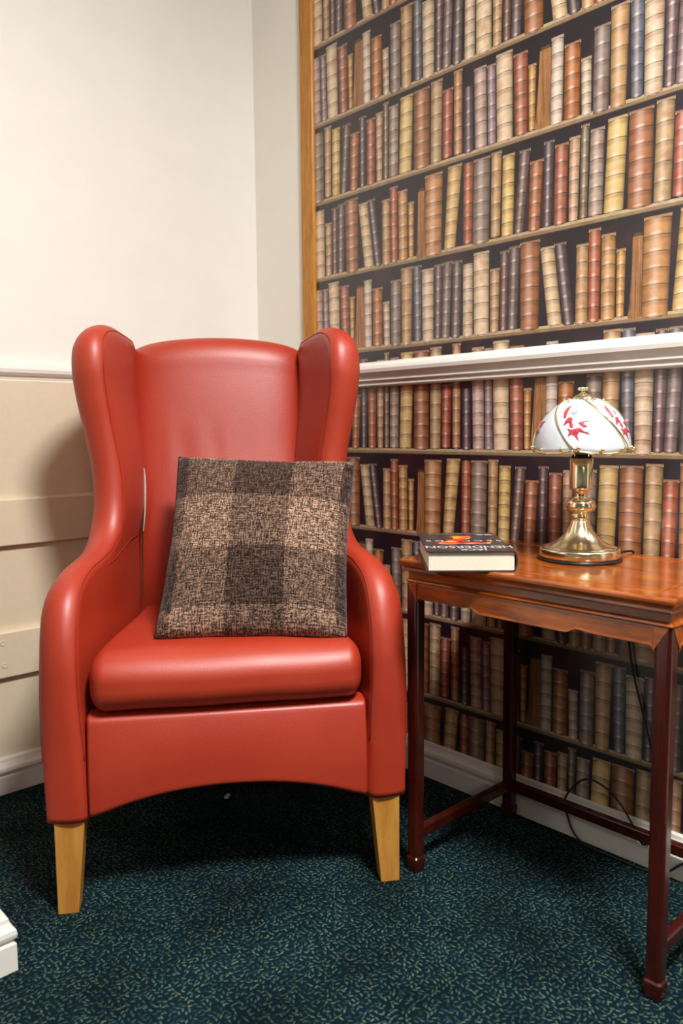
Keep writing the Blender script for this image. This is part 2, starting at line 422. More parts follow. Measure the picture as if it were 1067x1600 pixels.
# raised boards on the left wall
def wall_board(name, z0, z1):
    PB = [(0, z0), (0.015, z0 + 0.001), (0.016, z0 + 0.003), (0.016, z1 - 0.005), (0.012, z1), (0, z1)]
    return struct(extrude_prof(name, PB, (-1.02, -0.030, 0), (-0.02, -0.030, 0), (0, -1, 0), M['wall_low']))
wall_board('trim_4', 0.579, 0.689)
b2 = wall_board('trim_5', 0.271, 0.381)
for (x, z) in ((-0.777, 0.355), (-0.775, 0.302)):
    sc_ = lathe('screw_cap', [(0.0, 0.0), (0.0062, 0.0), (0.0066, 0.0010), (0.0058, 0.0018), (0.0046, 0.0012), (0.0, 0.0010)], M['wall_low'], b2, 20)
    sc_.rotation_euler = (math.pi / 2, 0, 0); sc_.location = (x, -0.046, z)
# oak strip edging the wallpaper
PT = [(-0.2262, 0.0), (-0.2262, 0.009), (-0.2285, 0.012), (-0.2680, 0.012), (-0.2715, 0.010), (-0.2735, 0.006), (-0.2735, 0.0)]
v = [(-d_, y, z) for z in (1.003, H) for (y, d_) in PT]; n = len(PT)
f = [(i, (i + 1) % n, n + (i + 1) % n, n + i) for i in range(n)] + [tuple(range(n)), tuple(range(n, 2 * n))]
struct(fixn(link('trim_1', v, f, M['oak_trim'])))

# ------------------------------------------------------------------ wallpaper (a flat print of bookshelves, two hung lengths in view)
CL = dict(dark=(92, 76, 84), pink=(206, 176, 160), purple=(164, 138, 144), creamw=(236, 206, 166), redbrown=(176, 98, 66), orange=(208, 152, 74), pages=(164, 112, 68),
          white=(228, 208, 188), orangebrown=(190, 114, 48), smallpink=(216, 190, 160), greypurple=(146, 126, 116), tan=(200, 156, 104), bluegrey=(112, 114, 126), cream=(226, 198, 164),
          dpurple=(112, 84, 86), pgrey=(132, 110, 108), dgrey=(108, 92, 92), red=(184, 98, 58), greyw=(150, 130, 112), yellow=(228, 192, 108), darklean=(116, 94, 84), brown=(178, 106, 58),
          pinkish=(206, 164, 124), olive=(132, 116, 88), pinkgrey=(176, 152, 136), yelloww=(232, 196, 122), brownw=(176, 112, 68), olivetan=(194, 160, 112), red2=(178, 88, 58), tan2=(194, 140, 92),
          tans=(206, 164, 112), dred=(114, 78, 74), leancream=(226, 196, 148), leandark=(92, 70, 78), orangetan=(210, 156, 88), bigbrown=(206, 146, 88), yellowlean=(226, 184, 112))
ROW_A = [('dark', 1.4, 26.5, 12.4, 0.9, 24.2, 146.5), ('pink', 31.2, 62.4, 14.3, 26.9, 59.5, 173.3), ('purple', 64, 85.8, 13.7, 61.5, 82.0, 169), ('creamw', 87.6, 127.1, 12.3, 83.5, 124.7, 182.1),
         ('redbrown', 132.7, 163.1, 13.3, 127.1, 161.2, 168), ('orange', 165.6, 179.7, 15.5, 163, 181.6, 137), ('pages', 184.7, 217.1, 14.1, 189.3, 215.2, 158.5), ('white', 217.0, 242.8, 11.4, 215.5, 243.0, 170),
         ('orangebrown', 245.9, 280.1, 12.9, 245.2, 280.1, 147), ('smallpink', 284.7, 305.0, 10.2, 281.5, 303.3, 110.2), ('greypurple', 308.0, 340.1, 7.2, 308.0, 340.4, 157), ('tan', 343.9, 374.3, 6.6, 341.3, 377.7, 181),
         ('bluegrey', 384.8, 406.5, 12.3, 379.4, 405.6, 180), ('cream', 409.5, 443.0, 8.4, 406.2, 443.0, 168), ('dpurple', 446.1, 465.1, 13.0, 445.3, 469.2, 173), ('pgrey', 466.2, 490, 12.3, 470.8, 496.7, 174.4),
         ('dgrey', 494.9, 520.1, 10.2, 498.8, 524.2, 172)]
ROW_B = [('red', -0.1, 24.9, 15.7, 0.3, 26.7, 183.7), ('greyw', 25.9, 69.4, 9.2, 27.4, 71.2, 181.4), ('tan', 74.3, 98.0, 16.9, 74.2, 100.6, 184.0), ('yellow', 101.8, 131.4, 13.5, 103.1, 133.3, 171.7),
         ('darklean', 134.1, 155.7, 14.3, 144.9, 171.0, 170.5), ('brown', 167.9, 194.9, 12.0, 170.5, 202.0, 142.9), ('dark', 203.4, 222.0, 14.0, 202.5, 225.6, 173.0), ('redbrown', 227.9, 255.7, 12.6, 228.1, 257.2, 160.4),
         ('pinkish', 260.9, 280.7, 13.8, 259.5, 283.3, 166.4), ('olive', 284.5, 300.8, 14.7, 284.8, 301.7, 182.9), ('pinkgrey', 302.6, 332.9, 15.1, 304.9, 333.8, 169.0), ('yelloww', 335.2, 374.6, 14.5, 340.3, 379.6, 178.4),
         ('brownw', 382.8, 429.4, 11.8, 382.5, 428.9, 179.1), ('olivetan', 432.8, 464.8, 14.1, 433.4, 467.3, 183.6), ('red2', 467.4, 493.7, 16.9, 468.1, 497.2, 155.8), ('tan2', 500.3, 522.6, 16.3, 498.5, 522.3, 186.3)]
ROW_C = [('cream', 0.3, 28.5, 9.8, 0.3, 27.9, 164.8), ('creamw', 31.6, 71.8, 10.0, 29.2, 70.9, 180.8), ('tans', 74.7, 96.8, 12.2, 73.7, 98.9, 140.2), ('dred', 100.0, 118.7, 14.2, 99.8, 122.1, 173.1),
         ('dgrey', 120.1, 143.9, 14.4, 122.8, 148.8, 177.8), ('brownw', 152.4, 196.1, 9.0, 149.5, 196.6, 181.7), ('leancream', 217.9, 250.6, 12.4, 198.1, 229.8, 163.5), ('leandark', 253.2, 277.9, 9.7, 229.7, 256.1, 166.3),
         ('tan', 279.8, 306.7, 8.7, 279.5, 305.2, 155.7), ('red', 307.3, 331.1, 9.7, 305.4, 330.8, 179.5), ('orangetan', 334.1, 363.0, 10.4, 332.7, 361.4, 165), ('orange', 365.6, 381.4, 13.4, 364.0, 382.4, 133),
         ('pages', 394.9, 415.7, 8.4, 394.9, 414.8, 153.6), ('bigbrown', 416.1, 465.5, 6.6, 416.0, 468.1, 180), ('yellowlean', 473.2, 505.2, 13.8, 483.5, 523.0, 184)]
WIDE = {'greyw', 'brownw', 'bigbrown', 'yelloww', 'creamw', 'greypurple', 'olivetan', 'tan'}

class Print:
    """collects flat printed areas in wall coordinates: u along the wall (= -Y), z up; layers sit 0.08 mm apart"""
    def __init__(s): s.v = []; s.f = []; s.uv = []; s.col = []; s.par = []
    def quad(s, pts, uvs, col, par, layer):
        i = len(s.v)
        for (u, z) in pts: s.v.append((-0.0004 - 0.00008 * layer, -u, z))
        s.f.append(tuple(range(i, i + len(pts)))); s.uv += list(uvs); s.col.append(col); s.par.append(par)
    def build(s, name, parent):
        me = bpy.data.meshes.new(name); me.from_pydata(s.v, [], s.f); me.materials.append(M['print'])
        ul = me.uv_layers.new(name='UVMap'); ul.data.foreach_set('uv', np.array(s.uv, dtype=np.float32).ravel())
        for nm, dat in (('col', s.col), ('par', s.par)):
            a = me.attributes.new(nm, 'FLOAT_COLOR', 'FACE'); a.data.foreach_set('color', np.array([tuple(c) + (1,) for c in dat], dtype=np.float32).ravel())
        o = bpy.data.objects.new(name, me); COL.objects.link(o); o.parent = parent; return o

BG = s2l((26, 17, 30)); SH_F = s2l((146, 120, 88)); SH_T = s2l((196, 168, 132)); SH_D = s2l((96, 74, 56)); TOPC = s2l((138, 112, 92)); TIP = s2l((206, 184, 156))
rj = random.Random(3)
def shelf_row(p, row, u0, ul, ur, line, zmin, zmax):
    """one printed shelf of the pattern whose length starts at u0, cut to ul..ur and zmin..zmax"""
    cl = lambda z: min(max(z, zmin), zmax)
    def strip(a, b, z0, z1, c, layer, kind=0.1):
        z0, z1 = cl(line + z0), cl(line + z1)
        if z1 - z0 > 1e-4: p.quad([(a, z0), (b, z0), (b, z1), (a, z1)], [(0, 0), (1, 0), (1, 1), (0, 1)], c, (0.03, kind, 0.5), layer)
    N = 24
    for k in range(N):
        a, b = ul + (ur - ul) * k / N, ul + (ur - ul) * (k + 1) / N
        strip(a, b, -0.0006, 0.0010, SH_D, 1); strip(a, b, 0.0010, 0.0068, tuple(x * rj.uniform(.88, 1.1) for x in SH_F), 1)
        strip(a, b, 0.0068, 0.0125, tuple(x * rj.uniform(.85, 1.08) for x in SH_T), 1)
    for (nm, b0, b1, zb, t0, t1, zt) in row:
        b0, b1, t0, t1 = (u0 + x / 1000 for x in (b0, b1, t0, t1)); zb = line + zb / 1000; zt = line + zt / 1000
        if max(b1, t1) <= ul + 0.001 or min(b0, t0) >= ur: continue
        if zt <= zmin or zb >= zmax: continue
        base = s2l(CL[nm]); jt = 1.0 + rj.uniform(-.05, .05); base = tuple(x * jt for x in base)
        hgt = zt - zb; nb = 6 if hgt > .15 and nm not in WIDE else 5
        if nm in ('brownw', 'bigbrown', 'greyw'): nb = 6
        per = hgt / nb; kind = 1.0 if nm == 'pages' else 0.5; seed = rj.random()
        NC, NR = 8, 6
        def pt(s_, r_):
            bow = 0.0025 * (1 - (2 * s_ - 1) ** 2)
            uu = (b0 + (b1 - b0) * s_) * (1 - r_) + (t0 + (t1 - t0) * s_) * r_
            if nm == 'pages': uu -= 0.006 * (1 - s_) * (1 - r_) ** 3
            zz = zb + hgt * r_ - bow * (1 - r_) + 0.0010 * (1 - (2 * s_ - 1) ** 2) * r_
            return min(max(uu, ul), ur), cl(zz), uu, zz
        for i in range(NC):
            for j in range(NR):
                q = [pt(i / NC, j / NR), pt((i + 1) / NC, j / NR), pt((i + 1) / NC, (j + 1) / NR), pt(i / NC, (j + 1) / NR)]
                if abs(q[1][0] - q[0][0]) < 1e-6 and abs(q[2][0] - q[3][0]) < 1e-6: continue
                if max(a[1] for a in q) - min(a[1] for a in q) < 1e-6: continue
                uvq = []
                for a in q:
                    rr = (a[1] - zb) / hgt; wl = b0 + (t0 - b0) * rr; wr = b1 + (t1 - b1) * rr
                    uvq.append((min(max((a[0] - wl) / (wr - wl), 0), 1), a[1] - zb))
                p.quad([(a[0], a[1]) for a in q], uvq, base, (per, kind, seed), 3)
        # printed top of the page block with the two raised board corners
        if zt + .006 < zmax and t0 > ul + .002 and t1 < ur - .0005:
            wd = t1 - t0
            if nm != 'pages':
                p.quad([(t0 + .0008, zt - .002), (t1 - .0008, zt - .002), (t1 - .0022, zt + .0045), (t0 + .0022, zt + .0045)], [(0, 0), (1, 0), (1, 1), (0, 1)], tuple(.6 * a + .4 * b_ for a, b_ in zip(TOPC, base)), (.03, 0.1, seed), 2)
                for (xa, sg) in ((t0, 1), (t1, -1)):
                    p.quad([(xa, zt - .001), (xa + sg * .0016, zt - .001), (xa + sg * .0003, zt + .0065)], [(0, 0), (1, 0), (1, 1)], TIP, (.03, 0.1, seed), 4)
            else:
                p.quad([(t0 + .001, zt - .001), (t1 - .001, zt - .001), (t1 - .004, zt + .007), (t0 + .003, zt + .007)], [(0, 0), (1, 0), (1, 1), (0, 1)], s2l((92, 62, 44)), (.03, 0.1, seed), 2)

WP_W, SEAM = 0.527, 0.7636
rows = dict(up=[1.0320 + 0.1942 * k for k in range(-1, 7)], lo=[0.7800, 0.5825, 0.3865, 0.1900, -0.0065])
ORDER = [ROW_C, ROW_B, ROW_A]             # going up: after C comes B, then A
def strip(u0, ul, ur, up_first, lo_first):
    p = Print()
    p.quad([(ul, 0.03), (ur, 0.03), (ur, H - 0.002), (ul, H - 0.002)], [(0, 0), (1, 0), (1, 1), (0, 1)], BG, (0.03, 0.0, 0.5), 0)
    for k, z in enumerate(rows['up']): shelf_row(p, ORDER[(up_first + k) % 3], u0, ul, ur, z, 0.972, H - 0.003)
    for k, z in enumerate(rows['lo']): shelf_row(p, ORDER[(lo_first - k) % 3], u0, ul, ur, z, 0.035, 0.968)
    return p.build('wallpaper', wall_right)
# left length: the shelf at 1.032 m shows row A, the one at .78 row B ; right length: row C at 1.032, row A at .78
strip(SEAM - WP_W, 0.2700, SEAM, 1, 1)
strip(SEAM, SEAM, SEAM + WP_W, 2, 2)
strip(SEAM + WP_W, SEAM + WP_W, SEAM + 2 * WP_W, 1, 1)

# ================================================================== ARMCHAIR
OX, OY, ROT = -0.6488, -0.7711, math.radians(-33.58)
chair = thing('wing_armchair', 'red leather wing back armchair with beech legs in the room corner', 'armchair', (OX, OY, 0), ROT)
ss = lambda t: (lambda q: q * q * (3 - 2 * q))(min(max(t, 0.0), 1.0))
def mid(y, z):
    lo = 0.2920 - 0.069 * ss(y / 0.44) - 0.011 * ss((0.42 - z) / 0.25)
    hi = 0.236 + 0.025 * ss((z - 0.70) / 0.26) - 0.032 * min(max((y - 0.30) / 0.15, 0), 1.2)
    k = ss((z - 0.595) / 0.095)
    return lo * (1 - k) + hi * k
HT = 0.0375
PROF = [(0.0, 0.167), (0.0, 0.23), (0.0, 0.30), (0.0, 0.40), (0.002, 0.45), (0.012, 0.500), (0.034, 0.548), (0.072, 0.580), (0.125, 0.599), (0.180, 0.608), (0.232, 0.621), (0.270, 0.652), (0.289, 0.70),
        (0.293, 0.77), (0.288, 0.84), (0.275, 0.915), (0.268, 0.97), (0.278, 1.015), (0.310, 1.046), (0.365, 1.058), (0.44, 1.053), (0.52, 1.043), (0.580, 1.030)]
PS = catmull(PROF, 6)
def side(sg):
    n = len(PS); rows_ = []; R = 0.040
    zmaxp = 1.058
    for i in range(n):
        t = PS[min(i + 1, n - 1)] - PS[max(i - 1, 0)]; t = t / np.linalg.norm(t); nrm = np.array([t[1], -t[0]])   # inward = to the right of travel (up/back)
        P = PS[i]
        fr = i / (n - 1)
        if P[1] < 0.95 and P[0] < 0.30: qz = P[1]
        else: qz = 0.95 + 0.055 * (i - jtop) / (n - 1 - jtop) if i >= jtop else P[1]
        Q = np.array([0.600 if i < n - 1 else 0.600, qz])
        ring = []
        KS = (1.0, 0.97, 0.90, 0.78, 0.62, 0.42, 0.20, -0.02, -0.25, -0.45, -0.62, -0.76, -0.87, -0.95, -0.99, -1.0)
        def dep(k):
            q = (k + 0.35) / 1.35 if k > -0.35 else (k + 0.35) / 0.65
            return (0.066 * (0.22 + 0.78 * ss((P[1] - 0.20) / 0.28)) if k > -0.35 else 0.024) * (1 - math.sqrt(max(0, 1 - q * q)))
        out_ = P + nrm * dep(1.0); inn_ = P + nrm * dep(-1.0)
        for tau in (1.0, 0.9, 0.7, 0.45, 0.2): ring.append((out_ * (1 - tau) + Q * tau, 1.0))
        for k in KS: ring.append((P + nrm * dep(k), k))
        for tau in (0.2, 0.45, 0.7, 0.9, 1.0): ring.append((inn_ * (1 - tau) + Q * tau, -1.0))
        rows_.append(ring)
    v = []
    for ring in rows_:
        for (pp, k) in ring:
            hh = HT * (1.0 if pp[1] < 0.6 else 1.0)
            v.append((sg * (mid(pp[0], pp[1]) + hh * k), pp[0], pp[1]))
    m_ = len(rows_[0]); f = []
    for i in range(n - 1):
        for j in range(m_ - 1): f.append((i * m_ + j, i * m_ + j + 1, (i + 1) * m_ + j + 1, (i + 1) * m_ + j))
        f.append((i * m_ + m_ - 1, i * m_, (i + 1) * m_, (i + 1) * m_ + m_ - 1))
    f.append(tuple(range(m_))); f.append(tuple(range((n - 1) * m_, n * m_)))
    o = fixn(link('side_panel', v, f, M['leather'], chair, True))
    # stitched seams on both edges of the front band
    for k_ in (-0.90, 0.985):
        pts = []
        for i in range(10, n - 3):
            t = PS[min(i + 1, n - 1)] - PS[max(i - 1, 0)]; t = t / np.linalg.norm(t); nrm = np.array([t[1], -t[0]])
            q = (k_ + 0.35) / 1.35 if k_ > -0.35 else (k_ + 0.35) / 0.65; pp = PS[i] + nrm * ((0.066 * (0.22 + 0.78 * ss((PS[i][1] - 0.20) / 0.28))) if k_ > 0 else 0.024) * (1 - math.sqrt(1 - q * q))
            pts.append((sg * (mid(pp[0], pp[1]) + k_ * HT), pp[0], pp[1]))
        tube('seam', pts, 0.0012, M['seam'], o, 6)
    # seam where the arm meets the wing, on the inside face
    pts = []
    for t in np.linspace(0, 1, 14):
        y = 0.205 + 0.21 * t; z = 0.584 + 0.030 * ss(t * 1.3)
        pts.append((sg * (mid(y, z) - HT - 0.0002), y, z))
    tube('seam', pts, 0.0012, M['seam'], o, 6)
    return o
jtop = next(i for i in range(len(PS)) if PS[i][1] > 0.95)
for sg in (-1, 1): side(sg)

# backrest: padded, slightly reclined, arched top
def backrest():
    NU, path = 40, []
    for z in np.linspace(0.36, 0.99, 30):
        y = 0.415 + 0.085 * ((z - 0.36) / 0.63) ** 1.15 - 0.012 * math.exp(-((z - 0.62) / 0.12) ** 2) + 0.004
        path.append((y, z))
    y0 = path[-1][0]
    for a in np.linspace(12, 180, 15):
        a = math.radians(a); path.append((y0 + 0.048 - 0.048 * math.cos(a), 0.99 + 0.064 * math.sin(a)))
    for z in (0.9, 0.7, 0.45, 0.30): path.append((0.60, z))
    v = []; n = len(path)
    for k, (y, z) in enumerate(path):
        for i in range(NU + 1):
            u = -1 + 2 * i / NU
            hw = 0.196 + 0.010 * ss((z - 0.75) / 0.3)
            e = abs(u) ** 7
            zz = z - (0.022 * u * u + 0.012 * e) * ss((z - 0.85) / 0.2)
            yy = y + (0.030 * e - 0.010 * (1 - u * u)) * (1 if k < 40 else 0.0)
            # faint pull creases above the pillow
            if k < 30: yy += 0.0010 * math.exp(-((z - 0.80) / 0.045) ** 2) * math.cos(u * 17 + 1.0) * (1 if -0.65 < u < 0.1 else 0.2)
            v.append((hw * u, yy, zz))
    f = [(k * (NU + 1) + i, k * (NU + 1) + i + 1, (k + 1) * (NU + 1) + i + 1, (k + 1) * (NU + 1) + i) for k in range(n - 1) for i in range(NU)]
    f.append(tuple(k * (NU + 1) for k in range(n))); f.append(tuple(k * (NU + 1) + NU for k in range(n)))
    f.append(tuple(range(NU + 1)) + tuple((n - 1) * (NU + 1) + i for i in range(NU, -1, -1)))
    return fixn(link('backrest', v, f, M['leather'], chair, True))
backrest()
# seat cushion
v, f = rbox(0.243, 0.225, 0.054, (0.030, 0.055, 0.044), 6, 14)
for q in v:
    x, y, z = q
    if z > 0: q[2] += 0.010 * (1 - (x / 0.243) ** 2) * (1 - (y / 0.23) ** 2)
    q[0] *= 1 - 0.24 * ss((y + 0.225) / 0.45)
    if y < -0.17: q[1] -= 0.008 * (1 - (x / 0.25) ** 2) * (1 - (z / 0.06) ** 2)
    q[2] += 0.0008 * math.sin(x * 31) * (1 if y < -0.15 else 0)
    q += np.array((0, 0.221, 0.403))
link('seat_cushion', v, f, M['leather'], chair, True)
# front rail with the arched lower edge
v, f = rbox(0.2475, 0.028, 0.09, (0.007, 0.020, 0.012), 5, 24)
for q in v:
    x, y, z = q; t = (z + 0.09) / 0.18
    zb = 0.171 + 0.043 * (1 - min(1, abs(x) / 0.235) ** 2.2)
    q[2] = zb + (0.3505 - zb) * t; q[1] += 0.027 + 0.016 * max(0.0, (t - 0.25) / 0.75) ** 2 - 0.004 * (1 - (x / 0.25) ** 2)
link('front_rail', v, f, M['leather'], chair, True)
box('underside', (-0.225, 0.04, 0.222), (0.225, 0.585, 0.25), M['leather_dark'], chair)
box('back_panel', (-0.215, 0.585, 0.175), (0.215, 0.612, 1.0), M['leather'], chair, 0.008)
# legs
def leg(sg, y0, y1, splay):
    zt = 0.169
    xo, xit, xib = 0.3055, 0.2545, 0.2705
    v = []
    for (z, xi, dy, dz) in ((0.0, xib, splay, 0.0), (zt, xit, 0, 0)):
        a, b = (y0, y1) if z > 0 else (y0 + 0.0 + dy, y1 - 0.012 + dy)
        v += [(sg * xi, a, z), (sg * xo, a, z), (sg * xo, b, z), (sg * xi, b, z)]
    f = [(3, 2, 1, 0), (4, 5, 6, 7), (0, 1, 5, 4), (1, 2, 6, 5), (2, 3, 7, 6), (3, 0, 4, 7)]
    o = link('leg', v, f, M['beech'], chair); bevel_mesh(o, 0.0015)
for sg in (-1, 1):
    leg(sg, 0.006, 0.056, 0.0)
    o = leg(sg * 0.80, 0.535, 0.585, 0.012)
# zip between the left wing and the back, partly open over a pale lining
zp = catmull([(-0.1730, 0.448, 0.762), (-0.1740, 0.441, 0.70), (-0.1755, 0.432, 0.64), (-0.1770, 0.425, 0.58), (-0.1785, 0.422, 0.52), (-0.180, 0.420, 0.47)], 14)
zt_ = tube('zip', zp, 0.0013, M['leather_dark'], chair, 6)
zt_['label'] = 'metal zip with teeth along the left edge of the back'
teeth_v = []; teeth_f = []
for k in range(0, len(zp)):
    x, y, z = zp[k]; i = len(teeth_v)
    for dx in (-0.0020, 0.0020):
        for dy in (-0.0022, 0.001):
            for dz in (-0.0012, 0.0012): teeth_v.append((x + dx, y + dy, z + dz))
    teeth_f += [tuple(i + a for a in q) for q in ((0, 1, 3, 2), (4, 6, 7, 5), (0, 4, 5, 1), (2, 3, 7, 6), (0, 2, 6, 4), (1, 5, 7, 3))]
o = link('zip_teeth', teeth_v, teeth_f, M['steel'], zt_); o['kind'] = 'stuff'
lv = []; lf = []
LP = catmull([(-0.170, 0.446, 0.758, 0.001), (-0.1685, 0.441, 0.735, 0.0022), (-0.1685, 0.434, 0.70, 0.0026), (-0.170, 0.428, 0.66, 0.0018), (-0.174, 0.424, 0.62, 0.001)], 8)
for (x, y, z, ww) in LP: lv += [(x - ww, y + 0.002, z), (x, y - 0.003, z), (x + ww, y + 0.002, z), (x, y + 0.006, z)]
for k in range(len(LP) - 1):
    for a in range(4): lf.append((k * 4 + a, k * 4 + (a + 1) % 4, k * 4 + 4 + (a + 1) % 4, k * 4 + 4 + a))
o = fixn(link('lining', lv, lf, M['lining'], chair, True)); o['label'] = 'pale lining showing in the open zip'

# ------------------------------------------------------------------ pillow
def pillow():
    root_loc = Vector((0, 0, 0))
    c_, s_ = math.cos(ROT), math.sin(ROT)
    W2 = lambda p: np.array((OX + p[0] * c_ - p[1] * s_, OY + p[0] * s_ + p[1] * c_, p[2]))
    BL, BR, TL, TR = (np.array(q) for q in ((-0.137, 0.084, 0.456), (0.219, 0.044, 0.452), (-0.092, 0.345, 0.788), (0.268, 0.215, 0.777)))
    N = 56; T = 0.060
    e1 = ((BR - BL) + (TR - TL)) / 2; e2 = ((TL - BL) + (TR - BR)) / 2; nn = np.cross(e1, e2); nn /= np.linalg.norm(nn)
    if nn[1] > 0: nn = -nn
    v = []; uv = []; f = []
    for sd in (1, -1):
        for j in range(N + 1):
            for i in range(N + 1):
                a, b = i / N, j / N; x, y = 2 * a - 1, 2 * b - 1
                # edges pulled in between the corners
                ax = a + 0.030 * x * (-(1 - y * y)) ; by = b + 0.028 * y * (-(1 - x * x))
                cr_ = 1 - 0.016 * (x * x * y * y) ** 3; ax = 0.5 + (ax - 0.5) * cr_; by = 0.5 + (by - 0.5) * cr_
                p = (BL * (1 - ax) + BR * ax) * (1 - by) + (TL * (1 - ax) + TR * ax) * by
                k = max(0, (1 - x ** 4)) ** 0.55 * max(0, (1 - y ** 4)) ** 0.55
                t = T * k * (0.80 + 0.20 * (1 - x * x) * (1 - y * y))
                wr = 0.004 * math.sin(9 * a + 5 * b) * k + 0.0045 * math.exp(-((a - 0.06) / 0.05) ** 2) * math.sin(b * 22) + 0.006 * math.exp(-((a - 0.90) / 0.06) ** 2 - ((b - 0.33) / 0.10) ** 2) * math.sin(a * 30 + b * 40) * k
                wr += 0.0035 * math.exp(-((b - 0.05) / 0.06) ** 2) * math.sin(a * 17)
                p = p + nn * (sd * t + (wr if 0 < i < N and 0 < j < N else wr * 0.6))
                p[2] = max(p[2], 0.458 + 0.010 * (1 - min(1, abs(p[0]) / 0.243) ** 2) * max(0.0, 1 - ((p[1] - 0.214) / 0.23) ** 2))
                v.append(W2(p)); uv.append((a, b))
    st = (N + 1) ** 2
    for sd in (0, 1):
        for j in range(N):
            for i in range(N):
                q = [sd * st + j * (N + 1) + i, sd * st + j * (N + 1) + i + 1, sd * st + (j + 1) * (N + 1) + i + 1, sd * st + (j + 1) * (N + 1) + i]
                f.append(tuple(q) if sd == 0 else tuple(reversed(q)))
    o = link('throw_pillow', v, f, M['plaid'], None, True, uv)
    bm = bmesh.new(); bm.from_mesh(o.data); bmesh.ops.remove_doubles(bm, verts=bm.verts, dist=1e-5); bmesh.ops.recalc_face_normals(bm, faces=bm.faces); bm.to_mesh(o.data); bm.free()
    return tag(o, 'square brown plaid tweed pillow propped on the seat of the red armchair', 'pillow')
pillow()

# ================================================================== SIDE TABLE
TX0, TX1, TY0, TY1, TZ = -0.365, -0.014, -1.423, -0.908, 0.603
table = thing('side_table', 'polished reddish rosewood side table against the book wallpaper right of the armchair', 'table', ((TX0 + TX1) / 2, (TY0 + TY1) / 2, 0))
tc = Vector(((TX0 + TX1) / 2, (TY0 + TY1) / 2, 0))
def L(p): return (p[0] - tc.x, p[1] - tc.y, p[2])
def ring_sweep(name, prof, mat, x0, x1, y0, y1, cr=0.006, cap=True, parent=None):
    """profile (outward offset, z) swept round a rectangle with rounded corners"""
    def loop(off):
        r = max(cr + off, 0.0008); pts = []
        for (cx, cy, a0) in ((x1 - cr, y1 - cr, 0), (x0 + cr, y1 - cr, 90), (x0 + cr, y0 + cr, 180), (x1 - cr, y0 + cr, 270)):
            for k in range(5):
                a = math.radians(a0 + 22.5 * k)
                pts.append((cx + (cr + off if cr + off > 0 else 0.0) * math.cos(a) + (min(cr + off, 0)) * (1 if cx > (x0 + x1) / 2 else -1) , cy + (cr + off if cr + off > 0 else 0.0) * math.sin(a) + (min(cr + off, 0)) * (1 if cy > (y0 + y1) / 2 else -1)))
        return pts
    v = []; n = 20
    for (off, z) in prof: v += [L((x, y, z)) for (x, y) in loop(off)]
    f = [(i * n + k, i * n + (k + 1) % n, (i + 1) * n + (k + 1) % n, (i + 1) * n + k) for i in range(len(prof) - 1) for k in range(n)]
    if cap: f += [tuple(range(n)), tuple(range((len(prof) - 1) * n, len(prof) * n))]
    else: f += [((len(prof) - 1) * n + k, (len(prof) - 1) * n + (k + 1) % n, (k + 1) % n, k) for k in range(n)]
    return fixn(link(name, v, f, mat, parent or table))
INS = 0.040
frame = ring_sweep('top_frame', [(-INS, TZ - 0.004), (-INS, TZ - 0.0016), (-INS + 0.0024, TZ), (-0.004, TZ), (-0.001, TZ - 0.0012), (0, TZ - 0.004), (-0.0005, TZ - 0.008), (-0.004, TZ - 0.013), (-0.0075, TZ - 0.016), (-0.0065, TZ - 0.0175), (-0.005, TZ - 0.020), (-0.0065, TZ - 0.0225), (-0.012, TZ - 0.0235), (-INS, TZ - 0.0235)], M['rosewood'], TX0, TX1, TY0, TY1, 0.006, False)
ring_sweep('top_panel', [(-INS - 0.0022, TZ - 0.014), (-INS - 0.0022, TZ - 0.0016), (-INS - 0.0046, TZ - 0.0001)], M['rosewood'], TX0, TX1, TY0, TY1, 0.006, True)
LX0, LX1, LY0, LY1 = TX0 + 0.012, TX1 - 0.012, TY0 + 0.007, TY1 - 0.009
ring_sweep('waist', [(-0.004, TZ - 0.0235), (-0.004, TZ - 0.036), (0.0005, TZ - 0.0385), (0.0022, TZ - 0.0410), (0.0005, TZ - 0.0435), (-0.020, TZ - 0.0435)], M['rosewood'], LX0, LX1, LY0, LY1, 0.003, True)
LS = 0.026
def leg_t(cx, cy, sx, sy):
    # rounded outer corner, flush with the apron
    v = []; n = 0; prof = []
    for (z, g) in ((0.0, -0.003), (0.003, 0.0), (0.020, 0.0012), (0.027, 0.0012), (0.030, -0.0012), (0.034, -0.0010), (TZ - 0.0437, 0.0)):
        hs = LS / 2 + g; loop = []
        for (a, b) in ((1, 1), (-1, 1), (-1, -1), (1, -1)):
            for k in range(4):
                rr = 0.0055; aa = math.radians({(1, 1): 0, (-1, 1): 90, (-1, -1): 180, (1, -1): 270}[(a, b)] + 30 * k)
                loop.append((cx + a * (hs - rr) + rr * math.cos(aa), cy + b * (hs - rr) + rr * math.sin(aa), z))
        v += [L(p) for p in loop]; n = len(loop)
    m_ = 7
    f = [(i * n + k, i * n + (k + 1) % n, (i + 1) * n + (k + 1) % n, (i + 1) * n + k) for i in range(m_ - 1) for k in range(n)] + [tuple(range(n)), tuple(range((m_ - 1) * n, m_ * n))]
    o = fixn(link('leg', v, f, M['rosewood_leg'], table)); o['label'] = 'dark red stained leg'
    return o
cxs = (LX0 + LS / 2, LX1 - LS / 2); cys = (LY0 + LS / 2, LY1 - LS / 2)
for cx in cxs:
    for cy in cys: leg_t(cx, cy, 0, 0)
